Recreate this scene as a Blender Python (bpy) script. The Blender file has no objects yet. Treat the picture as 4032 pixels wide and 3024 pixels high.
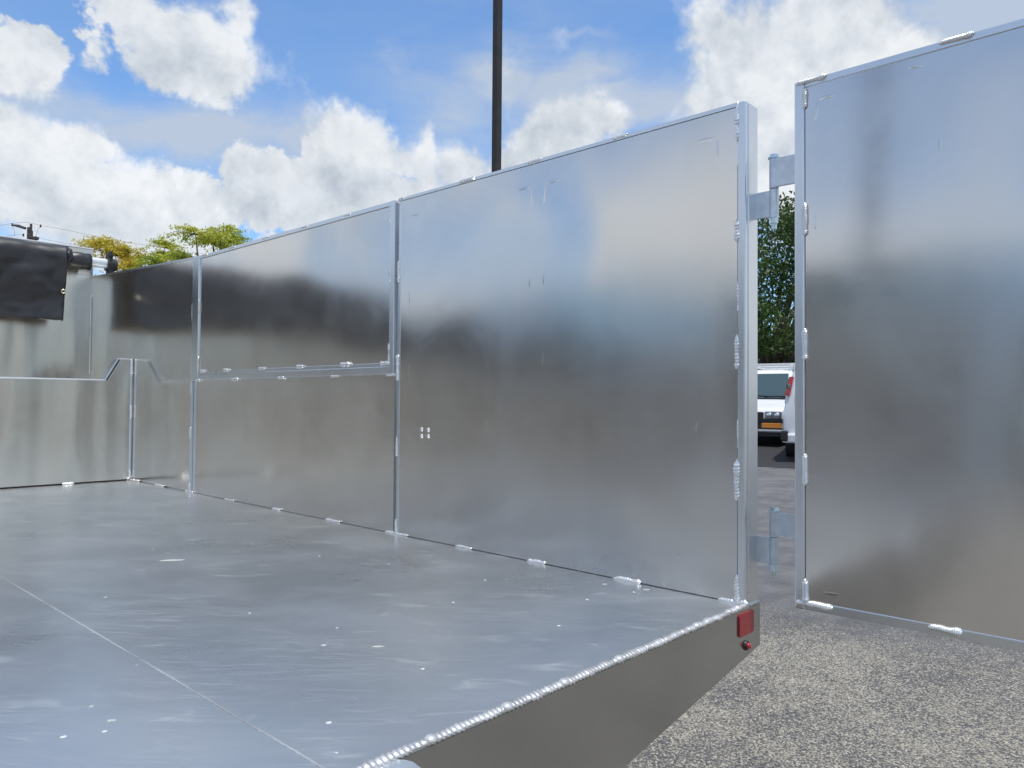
import bpy, bmesh, math, random
import numpy as np
from mathutils import Vector, Matrix, noise as mnoise
random.seed(7); rng = np.random.default_rng(7)
R = math.radians
scn = bpy.context.scene
col = scn.collection

# ------------------------------------------------------------------ camera
F, CX, CY = 2945.0, 2016.0, 1512.0
YAW, PITCH, ROLL = R(47.0), math.atan(67/2945), 0.0076
CAM = Vector((0, 0, 1.5))
fw = Vector((math.sin(YAW)*math.cos(PITCH), math.cos(YAW)*math.cos(PITCH), math.sin(PITCH)))
r0 = Vector((math.cos(YAW), -math.sin(YAW), 0)); u0 = r0.cross(fw)
rt = r0*math.cos(ROLL)+u0*math.sin(ROLL); up = u0*math.cos(ROLL)-r0*math.sin(ROLL)
cd = bpy.data.cameras.new('camera'); cam = bpy.data.objects.new('camera', cd); col.objects.link(cam)
cam.matrix_world = Matrix(((rt.x, up.x, -fw.x, CAM.x), (rt.y, up.y, -fw.y, CAM.y), (rt.z, up.z, -fw.z, CAM.z), (0, 0, 0, 1)))
cd.sensor_width = 36; cd.lens = 36*F/4032; cd.clip_start = .02; cd.clip_end = 3000
scn.camera = cam
SUN_EL, SUN_AZ = R(77), R(192)          # azimuth measured clockwise from +Y
scn.view_settings.view_transform = 'Standard'; scn.view_settings.look = 'None'
scn.view_settings.gamma = 1; scn.view_settings.exposure = 0.38
scn.cycles.glossy_bounces = 8; scn.cycles.max_bounces = 12
SKY = 0.15

def ray(px, py): return fw + rt*((px-CX)/F) - up*((py-CY)/F)
def at(px, py, ax, v):
    d = ray(px, py); return CAM + d*((v-CAM[ax])/d[ax])
def atd(px, py, dist): return CAM + ray(px, py)*dist

# ------------------------------------------------------------------ node helper
class N:
    """tiny expression builder for Math nodes"""
    def __init__(s, nt, sock): s.nt, s.s = nt, sock
    def _op(s, op, *o):
        n = s.nt.nodes.new('ShaderNodeMath'); n.operation = op
        for i, v in enumerate((s,)+o):
            if isinstance(v, N): s.nt.links.new(v.s, n.inputs[i])
            else: n.inputs[i].default_value = v
        return N(s.nt, n.outputs[0])
    def __add__(s, o): return s._op('ADD', o)
    __radd__ = __add__
    def __sub__(s, o): return s._op('SUBTRACT', o)
    def __rsub__(s, o): return s._op('MULTIPLY', -1.0)._op('ADD', o)
    def __mul__(s, o): return s._op('MULTIPLY', o)
    __rmul__ = __mul__
    def __truediv__(s, o): return s._op('DIVIDE', o)
    def max(s, o): return s._op('MAXIMUM', o)
    def min(s, o): return s._op('MINIMUM', o)
    def pow(s, o): return s._op('POWER', o)
    def exp(s): return s._op('EXPONENT')
    def abs(s): return s._op('ABSOLUTE')
    def sstep(s, a, b, t0=0.0, t1=1.0):
        n = s.nt.nodes.new('ShaderNodeMapRange'); n.interpolation_type = 'SMOOTHSTEP'
        s.nt.links.new(s.s, n.inputs[0])
        for i, v in enumerate((a, b, t0, t1)): n.inputs[i+1].default_value = v
        return N(s.nt, n.outputs[0])
def sep(nt, sock):
    n = nt.nodes.new('ShaderNodeSeparateXYZ'); nt.links.new(sock, n.inputs[0]); return [N(nt, o) for o in n.outputs]
def mapping(nt, sock, scale=(1, 1, 1), loc=(0, 0, 0), rot=(0, 0, 0)):
    n = nt.nodes.new('ShaderNodeMapping'); nt.links.new(sock, n.inputs[0])
    n.inputs['Scale'].default_value = scale; n.inputs['Location'].default_value = loc; n.inputs['Rotation'].default_value = rot
    return n.outputs[0]
def nz(nt, sock, scale, det=4, rough=.5, dist=0.0, color=False):
    n = nt.nodes.new('ShaderNodeTexNoise'); nt.links.new(sock, n.inputs['Vector'])
    n.inputs['Scale'].default_value = scale; n.inputs['Detail'].default_value = det
    n.inputs['Roughness'].default_value = rough; n.inputs['Distortion'].default_value = dist
    return n.outputs[1] if color else N(nt, n.outputs[0])
def vor(nt, sock, scale, out=0, feat='F1'):
    n = nt.nodes.new('ShaderNodeTexVoronoi'); n.feature = feat; nt.links.new(sock, n.inputs['Vector']); n.inputs['Scale'].default_value = scale
    return N(nt, n.outputs[out]) if out == 0 else n.outputs[out]
def mix(nt, f, a, b):
    n = nt.nodes.new('ShaderNodeMix'); n.data_type = 'RGBA'
    if isinstance(f, N): nt.links.new(f.s, n.inputs[0])
    else: n.inputs[0].default_value = f
    for i, v in ((6, a), (7, b)):
        if isinstance(v, (tuple, list)): n.inputs[i].default_value = (*v[:3], 1)
        else: nt.links.new(v.s if isinstance(v, N) else v, n.inputs[i])
    return n.outputs[2]
def bump(nt, h, strength, dist, prev=None):
    n = nt.nodes.new('ShaderNodeBump'); n.inputs['Strength'].default_value = strength; n.inputs['Distance'].default_value = dist
    nt.links.new(h.s if isinstance(h, N) else h, n.inputs['Height'])
    if prev is not None: nt.links.new(prev, n.inputs['Normal'])
    return n.outputs[0]

# ------------------------------------------------------------------ world
world = bpy.data.worlds.new('World'); scn.world = world; world.use_nodes = True
nt = world.node_tree; bg = nt.nodes['Background']
sky = nt.nodes.new('ShaderNodeTexSky'); sky.sky_type = 'NISHITA'; sky.sun_disc = False
sky.sun_elevation = SUN_EL; sky.sun_rotation = SUN_AZ; sky.air_density = 1.0; sky.dust_density = .3; sky.ozone_density = 2.2
tc = nt.nodes.new('ShaderNodeTexCoord').outputs['Generated']
X, Y, Z = sep(nt, tc)
wr = sep(nt, nz(nt, tc, 7.0, 5, .62, 0, color=True))
az0 = X._op('ARCTAN2', Y); el0 = Z._op('ARCSINE')
az = az0 + (wr[0]-.5)*.13; el = el0 + (wr[1]-.5)*.12
def aze(px, py):
    d = ray(px, py).normalized(); return math.atan2(d.x, d.y), math.asin(d.z)
def blobs(lst):
    tot = None
    for (x, y, rx, ry, a) in lst:                       # centre and radii measured on the photograph (2212 px wide)
        x *= 1.8228; y *= 1.8228
        a0, e0 = aze(x, y)
        kx = rx*1.8228/F/math.cos(math.atan((x-CX)/F))**-2; kx = max(kx, .01)
        ky = ry*1.8228/F*math.cos(math.atan((x-CX)/F))
        kx = rx*1.8228/F*math.cos(math.atan((x-CX)/F))**2
        q = ((az-a0)/kx).pow(2.0) + ((el-e0)/ky).pow(2.0)
        # ((az-a0)/kx)**2 with POWER is fine for negatives because the exponent is an integer
        g = (q*-0.7).exp()*a
        tot = g if tot is None else tot.max(g)
    return tot
hard = [(55, 130, 75, 105, .95), (165, 95, 55, 75, .62), (255, 20, 85, 50, .9), (370, 125, 110, 75, 1.0), (455, 165, 95, 85, 1.05), (500, 45, 45, 60, .8),
        (15, 310, 110, 75, 1.1), (185, 330, 80, 65, .95), (110, 420, 230, 95, 1.1), (280, 500, 330, 80, 1.2), (440, 440, 180, 60, 1.0), (600, 430, 130, 60, 1.0),
        (780, 295, 95, 55, 1.15), (690, 320, 45, 40, .8), (860, 330, 110, 60, 1.05), (930, 320, 40, 60, 1.05), (1010, 340, 70, 55, 1.0), (800, 430, 330, 75, 1.35),
        (1200, 300, 75, 42, 1.05), (1310, 290, 75, 38, 1.0), (1160, 350, 140, 40, .9), (730, 245, 30, 25, .7),
        (1560, 70, 90, 65, 1.1), (1640, 170, 150, 120, 1.35), (1740, 60, 170, 90, 1.2), (1540, 250, 110, 90, 1.15), (1720, 320, 200, 120, 1.2), (1900, 130, 130, 90, .95), (1850, 40, 120, 60, .85),
        (1500, 150, 35, 70, .9)]
soft = [(1090, 150, 110, 65, .75), (1260, 205, 170, 55, .75), (440, 300, 260, 60, .8), (300, 250, 200, 40, .6), (620, 300, 170, 50, .75), (1000, 210, 120, 80, .5),
        (2080, 50, 190, 90, 1.3), (1400, 250, 120, 70, .6), (860, 120, 30, 25, .35), (90, 220, 160, 60, .5), (1230, 80, 80, 12, .35)]
front = None
# elsewhere (behind, above and beside the camera) fair-weather cumulus from noise alone
n_big = nz(nt, tc, 1.7, 3, .5)
n_mid = nz(nt, tc, 9.0, 10, .62, .1)
up_s = mapping(nt, tc, loc=(0.006, -.004, .03))
n_mid2 = nz(nt, up_s, 9.0, 10, .62, .1)
infront = ((az0-YAW).abs()).sstep(.62, .95, 1.0, 0.0) * el0.sstep(.48, .62, 1.0, 0.0)
B = blobs(hard)*infront + (n_big - .42).max(-.2)*(1.0-infront)*2.4 + (1.0-infront)*el0.sstep(.5, .1, 0.0, .5)
dcl = B + (n_mid - .5)*1.95
dcl2 = B + (n_mid2 - .5)*1.95
soft_n = nz(nt, mapping(nt, tc, loc=(4, 1, 2)), 3.2, 3, .5).sstep(.38, .62, .07, .30)
alpha = ((dcl-.52)/soft_n*.5 + .5).sstep(0.0, 1.0)
shade_n = nz(nt, mapping(nt, tc, loc=(1, 6, 3)), 4.5, 5, .6).sstep(.35, .68)
lit = ((dcl - dcl2)*1.5 + .72).max(0.0).min(1.0)
core = dcl.sstep(.7, 1.5)
wv = mapping(nt, tc, scale=(2.0, 2.0, 7.0), rot=(.12, -.1, 0))
n_w = nz(nt, wv, 2.2, 7, .6, .4)
wisp = ((blobs(soft)*infront*1.5 + (1.0-infront)*.6 + .12) * n_w.sstep(.18, .66)).min(.9)
sky_rgb = nt.nodes.new('ShaderNodeVectorMath'); nt.links.new(sky.outputs[0], sky_rgb.inputs[0]); sky_rgb.operation = 'MULTIPLY'; sky_rgb.inputs[1].default_value = (.66, .86, 1.02)
k = 1/SKY
cl_bright = tuple(v*k for v in (.70, .72, .74)); cl_grey = tuple(v*k for v in (.33, .38, .44))
ccol = mix(nt, (lit*.85 + .18 - core*.15 - shade_n*.24).max(0.0).min(1.0), cl_grey, cl_bright)
c1 = mix(nt, wisp, sky_rgb.outputs[0], tuple(v*k for v in (.40, .46, .55)))
c2 = mix(nt, alpha*.97, c1, ccol)
nt.links.new(c2, bg.inputs[0]); bg.inputs[1].default_value = SKY

sl = bpy.data.lights.new('sun', 'SUN'); sl.energy = 3.1; sl.angle = R(.55); sl.color = (1, .96, .9)
so = bpy.data.objects.new('sun', sl); col.objects.link(so)
sd = Vector((math.sin(SUN_AZ)*math.cos(SUN_EL), math.cos(SUN_AZ)*math.cos(SUN_EL), math.sin(SUN_EL)))
so.rotation_euler = sd.to_track_quat('Z', 'Y').to_euler()

# ------------------------------------------------------------------ object helpers
def tag(o, label=None, cat=None, group=None, kind=None):
    if label: o['label'] = label
    if cat: o['category'] = cat
    if group: o['group'] = group
    if kind: o['kind'] = kind
    return o
def empty(name, loc, label, cat, group=None, rz=0):
    o = bpy.data.objects.new(name, None); col.objects.link(o); o.location = loc; o.rotation_euler.z = rz
    o.empty_display_size = .2
    return tag(o, label, cat, group)
def obj(name, bm, mat, parent=None, smooth=False, local=False):
    """link a bmesh as one object; geometry given in world space unless local"""
    me = bpy.data.meshes.new(name); bm.normal_update(); bm.to_mesh(me); bm.free()
    if smooth: me.polygons.foreach_set('use_smooth', [True]*len(me.polygons))
    o = bpy.data.objects.new(name, me); col.objects.link(o)
    for m in (mat if isinstance(mat, (list, tuple)) else [mat]): me.materials.append(m)
    if parent is not None:
        o.parent = parent
        if not local:
            bpy.context.view_layer.update()
            o.matrix_parent_inverse = parent.matrix_world.inverted()
    return o
def BM(): return bmesh.new()
def box(bm, lo, hi, bev=0.0, seg=2):
    lo = Vector(lo); hi = Vector(hi); c = (lo+hi)/2; s = hi-lo
    t = bmesh.new(); bmesh.ops.create_cube(t, size=1)
    for v in t.verts: v.co = Vector((v.co.x*s.x, v.co.y*s.y, v.co.z*s.z))+c
    if bev: bmesh.ops.bevel(t, geom=t.edges[:], offset=bev, segments=seg, affect='EDGES', profile=.5)
    merge(bm, t)
def merge(bm, t):
    me = bpy.data.meshes.new('tmp'); t.to_mesh(me); t.free(); bm.from_mesh(me); bpy.data.meshes.remove(me)
def tube(bm, p0, p1, r0_, r1_=None, n=16, cap=True):
    p0 = Vector(p0); p1 = Vector(p1); r1_ = r0_ if r1_ is None else r1_
    q = (p1-p0).to_track_quat('Z', 'Y'); L = (p1-p0).length
    t = bmesh.new(); bmesh.ops.create_cone(t, cap_ends=cap, segments=n, radius1=r0_, radius2=max(r1_, 1e-4), depth=L)
    for v in t.verts: v.co = q @ (v.co+Vector((0, 0, L/2))) + p0
    merge(bm, t)
def path_tube(bm, pts, rad, n=8):
    pts = [Vector(p) for p in pts]; rings = []
    if not isinstance(rad, (list, tuple)): rad = [rad]*len(pts)
    for i, p in enumerate(pts):
        d = (pts[min(i+1, len(pts)-1)]-pts[max(i-1, 0)]).normalized()
        a = d.cross(Vector((0, 0, 1)));
        if a.length < .05: a = d.cross(Vector((1, 0, 0)))
        a.normalize(); b = d.cross(a)
        rings.append([bm.verts.new(p+(a*math.cos(t)+b*math.sin(t))*rad[i]) for t in [2*math.pi*k/n for k in range(n)]])
    for i in range(len(rings)-1):
        for k in range(n):
            bm.faces.new((rings[i][k], rings[i][(k+1) % n], rings[i+1][(k+1) % n], rings[i+1][k]))
    bm.faces.new(rings[0][::-1]); bm.faces.new(rings[-1])
def prism(bm, pts, ext, bev=0.0):
    """closed polygon pts (3D, planar) extruded by vector ext"""
    t = bmesh.new(); ext = Vector(ext)
    a = [t.verts.new(Vector(p)) for p in pts]; b = [t.verts.new(Vector(p)+ext) for p in pts]; n = len(pts)
    t.faces.new(a[::-1]); t.faces.new(b)
    for i in range(n): t.faces.new((a[i], a[(i+1) % n], b[(i+1) % n], b[i]))
    bmesh.ops.recalc_face_normals(t, faces=t.faces[:])
    if bev: bmesh.ops.bevel(t, geom=t.edges[:], offset=bev, segments=2, affect='EDGES')
    merge(bm, t)
def weld(bm, p0, p1, w, h, nrm, pitch=.0085, jit=.12, blob=True, side=None):
    """stacked-ripple weld bead from p0 to p1: half-buried, width w, height h along nrm"""
    p0 = Vector(p0); p1 = Vector(p1); nrm = Vector(nrm).normalized(); d = (p1-p0); L = d.length; d.normalize()
    s = d.cross(nrm).normalized(); step = pitch/4; n = max(int(L/step), 6); K = 10; rings = []
    for i in range(n+1):
        t = i*step if i < n else L
        ph = (t/pitch) % 1.0
        m = 1.0 - .42*ph**1.5
        e = min(t, L-t)/(w*.5); m *= math.sqrt(max(1-(1-min(e, 1))**2, .02))
        if blob and (t < w*.9): m *= 1.12
        m *= 1+jit*mnoise.noise(Vector((t*60, p0.x*9+p0.z*7, p0.y*11)))
        c = p0+d*t + s*(mnoise.noise(Vector((t*35, 3+p0.y*5, 1)))*w*.12)
        ring = []
        for k in range(K):
            a = 2*math.pi*k/K
            # ripple crescents lag behind in the middle of the bead
            lag = -abs(math.cos(a))*0.0 - math.sin(a)*pitch*.5
            ring.append(bm.verts.new(c + s*(math.cos(a)*w*.5*m) + nrm*(math.sin(a)*h*m) + d*lag))
        rings.append(ring)
    for i in range(n):
        for k in range(K):
            bm.faces.new((rings[i][k], rings[i][(k+1) % K], rings[i+1][(k+1) % K], rings[i+1][k]))
    bm.faces.new(rings[0][::-1]); bm.faces.new(rings[-1])
def ridge(bm, p0, p1, w, h, nrm):
    """shallow heat mark raised on a sheet, flush at its border"""
    p0 = Vector(p0); p1 = Vector(p1); nrm = Vector(nrm).normalized(); d = p1-p0; L = d.length; d.normalize(); s = d.cross(nrm)
    n = 10; K = 8; g = []
    for i in range(n+1):
        t = i/n; e = math.sin(math.pi*t)**.6 if 0 < t < 1 else 0
        g.append([bm.verts.new(p0+d*(L*t)+s*((k/K-.5)*w)+nrm*(.65*h*e*math.sin(math.pi*k/K)**2-.0003)) for k in range(K+1)])
    for i in range(n):
        for k in range(K):
            f = bm.faces.new((g[i][k], g[i+1][k], g[i+1][k+1], g[i][k+1])); f.smooth = True

# ------------------------------------------------------------------ materials
def newmat(name):
    m = bpy.data.materials.new(name); m.use_nodes = True
    return m, m.node_tree, m.node_tree.nodes['Principled BSDF']
def plain(name, c, rough=.5, metal=0.0, nscale=0, namp=.1, bscale=0, bdist=.001, coat=0.0, spec=.5):
    m, t, p = newmat(name); co = t.nodes.new('ShaderNodeTexCoord').outputs['Object']
    p.inputs['Roughness'].default_value = rough; p.inputs['Metallic'].default_value = metal
    p.inputs['Coat Weight'].default_value = coat; p.inputs['Specular IOR Level'].default_value = spec
    if nscale:
        f = nz(t, co, nscale, 5)
        t.links.new(mix(t, f.sstep(.3, .7), tuple(v*(1-namp) for v in c), tuple(v*(1+namp) for v in c)), p.inputs['Base Color'])
    else: p.inputs['Base Color'].default_value = (*c, 1)
    if bscale: t.links.new(bump(t, nz(t, co, bscale, 4), .6, bdist), p.inputs['Normal'])
    return m
def metal(name, c=(.715, .70, .68), rough=.2, tangent=(0, 1, 0), aniso=.5, grain=(1, 1, 1), wav=.003, wscale=1.1, seed=0.0, smudge=.05, wmap=(1, 1, 1)):
    """mill-finish aluminium sheet: rolled grain, soft oil-canning, faint smudges"""
    m, t, p = newmat(name)
    geo = t.nodes.new('ShaderNodeNewGeometry').outputs['Position']
    p.inputs['Metallic'].default_value = .955
    g = nz(t, mapping(t, geo, scale=grain), 1.0, 3, .6)
    sm = nz(t, mapping(t, geo, loc=(seed, seed, 0)), 3.2, 6, .65, .6)
    t.links.new(mix(t, (g*.35 + sm.sstep(.3, .72)*.65), tuple(v*(1-smudge) for v in c), tuple(min(v*(1+smudge), .95) for v in c)), p.inputs['Base Color'])
    rr = (sm.sstep(.35, .75)*.05 + g*.04 + (rough-.045))
    t.links.new(rr.s, p.inputs['Roughness'])
    p.inputs['Anisotropic'].default_value = aniso
    tv = t.nodes.new('ShaderNodeCombineXYZ')
    for i in range(3): tv.inputs[i].default_value = tangent[i]
    t.links.new(tv.outputs[0], p.inputs['Tangent'])
    w = nz(t, mapping(t, geo, loc=(seed*3+.3, seed, seed*.7), scale=wmap), wscale, 1, .4)
    b1 = bump(t, w, 1.0, wav*4)
    w2 = nz(t, mapping(t, geo, loc=(seed, 7, 3), scale=(4.5, 4.5, .8)), 1.0, 2, .5)
    b1 = bump(t, w2, 1.0, wav*.16, b1)
    b2 = bump(t, g, .08, .0002, b1)
    t.links.new(b2, p.inputs['Normal'])
    return m
M_wall = metal('aluminium_wall_sheet', tangent=(0, 0, 1), aniso=.6, grain=(8, 6, 900), wav=.0058, wscale=1.3, seed=1.7, rough=.155)
M_door = metal('aluminium_door_sheet', tangent=(0, 0, 1), aniso=.6, grain=(8, 6, 900), wav=.004, wscale=1.2, seed=4.1, rough=.15)
M_head = metal('aluminium_bulkhead_sheet', c=(.64, .605, .54), tangent=(0, 0, 1), aniso=.7, grain=(7, 8, 7), wmap=(3.2, 1, .7), wav=.005, wscale=1.6, seed=2.2, rough=.2)
M_frame = metal('aluminium_tube', c=(.72, .75, .78), tangent=(0, 0, 1), aniso=.2, grain=(60, 60, 60), wav=.0006, wscale=3, seed=.4, rough=.3)
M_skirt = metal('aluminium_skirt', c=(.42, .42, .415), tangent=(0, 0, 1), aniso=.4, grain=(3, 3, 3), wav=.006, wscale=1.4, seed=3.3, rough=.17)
M_weld = plain('weld_metal', (.86, .855, .84), .27, .75, nscale=220, namp=.08)
M_zinc = plain('zinc_plated_steel', (.62, .74, .80), .3, 1.0, nscale=90, namp=.12)
M_black = plain('black_rubber', (.012, .012, .013), .5)
M_dark = plain('gap_shade_and_insulator', (.03, .03, .032), .7)  # painted shade for the bulkhead gap and gusset slot, plus insulator colour

def floor_metal():
    m, t, p = newmat('aluminium_floor_plate')
    geo = t.nodes.new('ShaderNodeNewGeometry').outputs['Position']
    p.inputs['Metallic'].default_value = 1
    def streaks(rot, sx, sy, lo, hi, seed, warp=.02):
        wob = nz(t, geo, 1.3, 1, .4, color=True)
        vm = t.nodes.new('ShaderNodeVectorMath'); vm.operation = 'MULTIPLY_ADD'; t.links.new(wob, vm.inputs[0]); vm.inputs[1].default_value = (warp*8,)*3; t.links.new(geo, vm.inputs[2])
        v = mapping(t, vm.outputs[0], rot=(0, 0, rot)); v = mapping(t, v, scale=(sx, sy, 1), loc=(seed, seed*2, 0))
        return nz(t, v, 1.0, 1, .4, 0).sstep(lo, hi)
    s = None
    for k_, (a, sx, sy, lo, hi, sd_) in enumerate(((47, 5, 260, .66, .74, 3), (40, 4, 330, .66, .74, 9), (52, 7, 300, .66, .75, 15), (60, 9, 360, .68, .76, 22), (25, 8, 340, .69, .77, 31), (-20, 12, 330, .71, .78, 44), (46, 3, 420, .66, .73, 57))):
        q_ = streaks(R(a), sx, sy, lo, hi, sd_); s = q_ if s is None else s.max(q_)
    patch = nz(t, mapping(t, geo, rot=(0, 0, .8)), 2.4, 3, .5, .2).sstep(.36, .64)
    s = s*(patch*.8+.15)
    scuff = nz(t, mapping(t, mapping(t, geo, rot=(0, 0, R(47))), scale=(6, 15, 1)), 1.0, 5, .6, .8).sstep(.56, .78)*.15
    v1 = vor(t, geo, 13.0); v2 = vor(t, mapping(t, geo, loc=(3.1, 1.7, 0)), 6.0)
    big = nz(t, geo, 1.6, 3, .5)
    speck = (v1.sstep(.045, .06, 1.0, 0.0)*nz(t, geo, 9.0, 2).sstep(.50, .53)).max(v2.sstep(.022, .03, 1.0, 0.0))
    haze = nz(t, mapping(t, mapping(t, geo, rot=(0, 0, R(47))), scale=(1, 1.5, 1)), 2.2, 5, .6, .6)
    base = mix(t, haze.sstep(.2, .8), (.66, .675, .67), (.75, .76, .75))
    base = mix(t, (s*.12 + scuff*.8).min(1.0), base, (.9, .9, .88))
    base = mix(t, speck*.7, base, (.7, .7, .69))
    t.links.new(base, p.inputs['Base Color'])
    t.links.new((haze.sstep(.15, .85)*.10 + .25 + s*.1 + speck*.3).s, p.inputs['Roughness'])
    t.links.new((.95-(speck*.5).max(s*.06).max(scuff)).s, p.inputs['Metallic'])
    b = bump(t, nz(t, mapping(t, geo, loc=(.3, .9, 0)), 2.1, 2, .4), 1.0, .004)
    b = bump(t, s.max(speck), .15, .0003, b)
    t.links.new(b, p.inputs['Normal'])
    return m
M_floor = floor_metal()

def gravel_mat():
    m, t, p = newmat('chip_seal_asphalt')
    geo = t.nodes.new('ShaderNodeNewGeometry').outputs['Position']
    x, y, z = sep(t, geo)
    v = vor(t, geo, 130.0); vc = vor(t, geo, 130.0, 1)
    vs = sep(t, vc)
    big = nz(t, geo, 1.5, 5, .6, .4); mid = nz(t, mapping(t, geo, loc=(5, 2, 0)), 7.0, 4, .6)
    n2 = nz(t, geo, 190.0, 3, .6)
    worn = (big*.6 + mid*.4).sstep(.28, .70)                      # where pale stones show through
    far = ((x*.91 + y*.41) + (nz(t, geo, .6, 3)-.5)*3.0).sstep(4.6, 7.0)
    stone = (vs[0]*.75 + n2*.5 + worn*.40 - far*.55).sstep(.62, 1.0)
    binder = mix(t, n2, (.045, .046, .05), (.10, .10, .105))
    stonec = mix(t, vs[1], (.15, .138, .115), (.44, .405, .33))
    c = mix(t, stone, binder, stonec)
    c = mix(t, far*.75, c, mix(t, nz(t, geo, 3.0, 5, .7).sstep(.3, .7), (.10, .10, .106), (.19, .19, .19)))
    t.links.new(c, p.inputs['Base Color']); p.inputs['Roughness'].default_value = .85
    h = (1.0-v)*.9 + n2*.5
    t.links.new(bump(t, h, .9, .007), p.inputs['Normal'])
    return m
M_ground = gravel_mat()

# ------------------------------------------------------------------ ground (the lot rises gently towards the vans)
def gz(x, y):
    s = x*.91+y*.41
    return .037*min(max(s-9.8, 0), 16)*(1 if s < 9.8+16 else 1)
def ground():
    bm = BM()
    xs = [-600, -200, -60, -20, -8]+[-5+i for i in range(0, 50)]+[50, 60, 90, 150, 300, 700]
    ys = [-600, -200, -60, -20]+[-10+i for i in range(0, 60)]+[60, 90, 150, 300, 700]
    g = [[bm.verts.new((x, y, gz(x, y))) for y in ys] for x in xs]
    for i in range(len(xs)-1):
        for j in range(len(ys)-1): bm.faces.new((g[i][j], g[i+1][j], g[i+1][j+1], g[i][j+1]))
    tag(obj('ground', bm, M_ground, smooth=True), kind='structure')
    # near-black strip laid on the lot as painted shadow under the parked vans
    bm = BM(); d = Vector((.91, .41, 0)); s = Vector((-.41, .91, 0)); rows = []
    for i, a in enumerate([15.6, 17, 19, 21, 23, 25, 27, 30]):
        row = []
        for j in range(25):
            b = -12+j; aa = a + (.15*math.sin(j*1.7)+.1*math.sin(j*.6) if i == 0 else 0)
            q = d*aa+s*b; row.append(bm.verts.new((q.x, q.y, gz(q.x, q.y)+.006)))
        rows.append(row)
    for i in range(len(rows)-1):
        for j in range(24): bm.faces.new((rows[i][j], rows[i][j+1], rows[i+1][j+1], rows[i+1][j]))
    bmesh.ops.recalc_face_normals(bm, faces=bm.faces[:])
    tag(obj('shade_patch', bm, plain('painted_shade', (.018, .018, .02), .8, nscale=20, namp=.3, bscale=80, bdist=.003)), kind='structure')
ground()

# ------------------------------------------------------------------ truck bed
X0, XL, YR, ZF = 1.723, -.70, .825, 1.010          # inner faces of right and left walls, rear sill, floor
YB, YU = 4.708, 5.448                              # lower box face, upper bulkhead face
ZT, WT = 2.245, .062
bed = empty('truck_bed', ((X0+XL)/2, YR, 0), 'bright aluminium dump truck bed with tall welded side walls and its rear doors swung open', 'truck bed')

# floor
bm = BM(); box(bm, (XL-.06, YR-.003, ZF-.006), (X0+WT, YU, ZF)); floor_o = obj('floor_plate', bm, M_floor, bed)
M_seam = plain('seam_filler', (.62, .63, .62), .4, .8, nscale=5, namp=.2)
bm = BM()
sx = at(560, 2620, 2, ZF).x
weld(bm, (at(1270, 3020, 2, ZF).x, YR+.02, ZF), (at(120, 2375, 2, ZF).x, YB, ZF), .0055, .0009, (0, 0, 1), pitch=.02, jit=.3)
obj('seam', bm, M_seam, floor_o, smooth=True)
bm = BM(); weld(bm, (XL-.05, YR+.004, ZF-.001), (X0+WT, YR+.004, ZF-.001), .021, .0052, (0, -.25, 1), pitch=.0098, jit=.35)
M_weld2 = plain('ground_weld', (.74, .73, .71), .36, .85, nscale=25, namp=.22)
obj('weld_bead', bm, M_weld2, floor_o, smooth=True)
# start-stop lumps along the rear bead
for px, py in ((1700, 2890), (2000, 2765), (2225, 2668), (2440, 2578), (2745, 2450), (2905, 2398)):
    q = at(px, py, 1, YR); bm = BM(); bmesh.ops.create_icosphere(bm, subdivisions=2, radius=.0095)
    for v in bm.verts: v.co = Vector((v.co.x*1.2+q.x, v.co.y*1.1+YR+.002, v.co.z*.75+ZF+.001))
    obj('weld_bead', bm, M_weld, floor_o, smooth=True)
# paint flecks and scuffs left on the plate
M_fleck = plain('white_fleck', (.42, .43, .42), .6, nscale=60, namp=.1)
for px, py, a_, b_ in ((680, 2206, .035, .012), (2560, 2268, .012, .010), (2545, 2322, .010, .006), (2380, 2300, .008, .004), (1490, 2545, .012, .005), (360, 2780, .004, .003), (440, 2836, .007, .004), (1275, 2540, .006, .004)):
    q = at(px, py, 2, ZF); bm = BM(); bmesh.ops.create_icosphere(bm, subdivisions=3, radius=1)
    for v in bm.verts:
        f = 1+.55*mnoise.noise(v.co*1.6+q*3); xx, yy = v.co.x*a_*f, v.co.y*b_*f
        v.co = Vector((q.x+xx*.78+yy*.62, q.y-xx*.62+yy*.78, ZF+v.co.z*.0006))
    obj('paint_fleck', bm, M_fleck, floor_o, smooth=True)

# rear sill: its lower edge sweeps down towards the middle of the bed
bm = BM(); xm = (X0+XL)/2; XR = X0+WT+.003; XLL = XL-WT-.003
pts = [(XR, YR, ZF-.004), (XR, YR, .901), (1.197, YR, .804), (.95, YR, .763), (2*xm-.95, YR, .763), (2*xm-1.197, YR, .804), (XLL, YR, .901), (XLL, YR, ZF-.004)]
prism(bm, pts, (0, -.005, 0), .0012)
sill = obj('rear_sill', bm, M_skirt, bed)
def reflector(xc):
    bm = BM()
    a, b, c, d = [at(*q, 1, YR-.005) for q in ((2907, 2418), (2963, 2400), (2963, 2482), (2907, 2515))]
    x0, x1, z0, z1 = (a.x+d.x)/2, (b.x+c.x)/2, (d.z+c.z)/2, (a.z+b.z)/2
    if xc < xm: x0, x1 = 2*xm-x1, 2*xm-x0
    P = []; rr = .007
    for cx_, cz_, a0 in ((x1-rr, z1-rr, 0), (x0+rr, z1-rr, 90), (x0+rr, z0+rr, 180), (x1-rr, z0+rr, 270)):
        for k in range(6): an = R(a0+k*18); P.append((cx_+rr*math.cos(an), YR-.005, cz_+rr*math.sin(an)))
    prism(bm, P, (0, -.004, 0), .0006)
    return bm
M_red = plain('red_reflector', (.30, .008, .016), .35, nscale=500, namp=.5, bscale=900, bdist=.0008, coat=.4)
M_redl = plain('red_lamp_lens', (.35, .003, .01), .12, coat=1.0)
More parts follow.
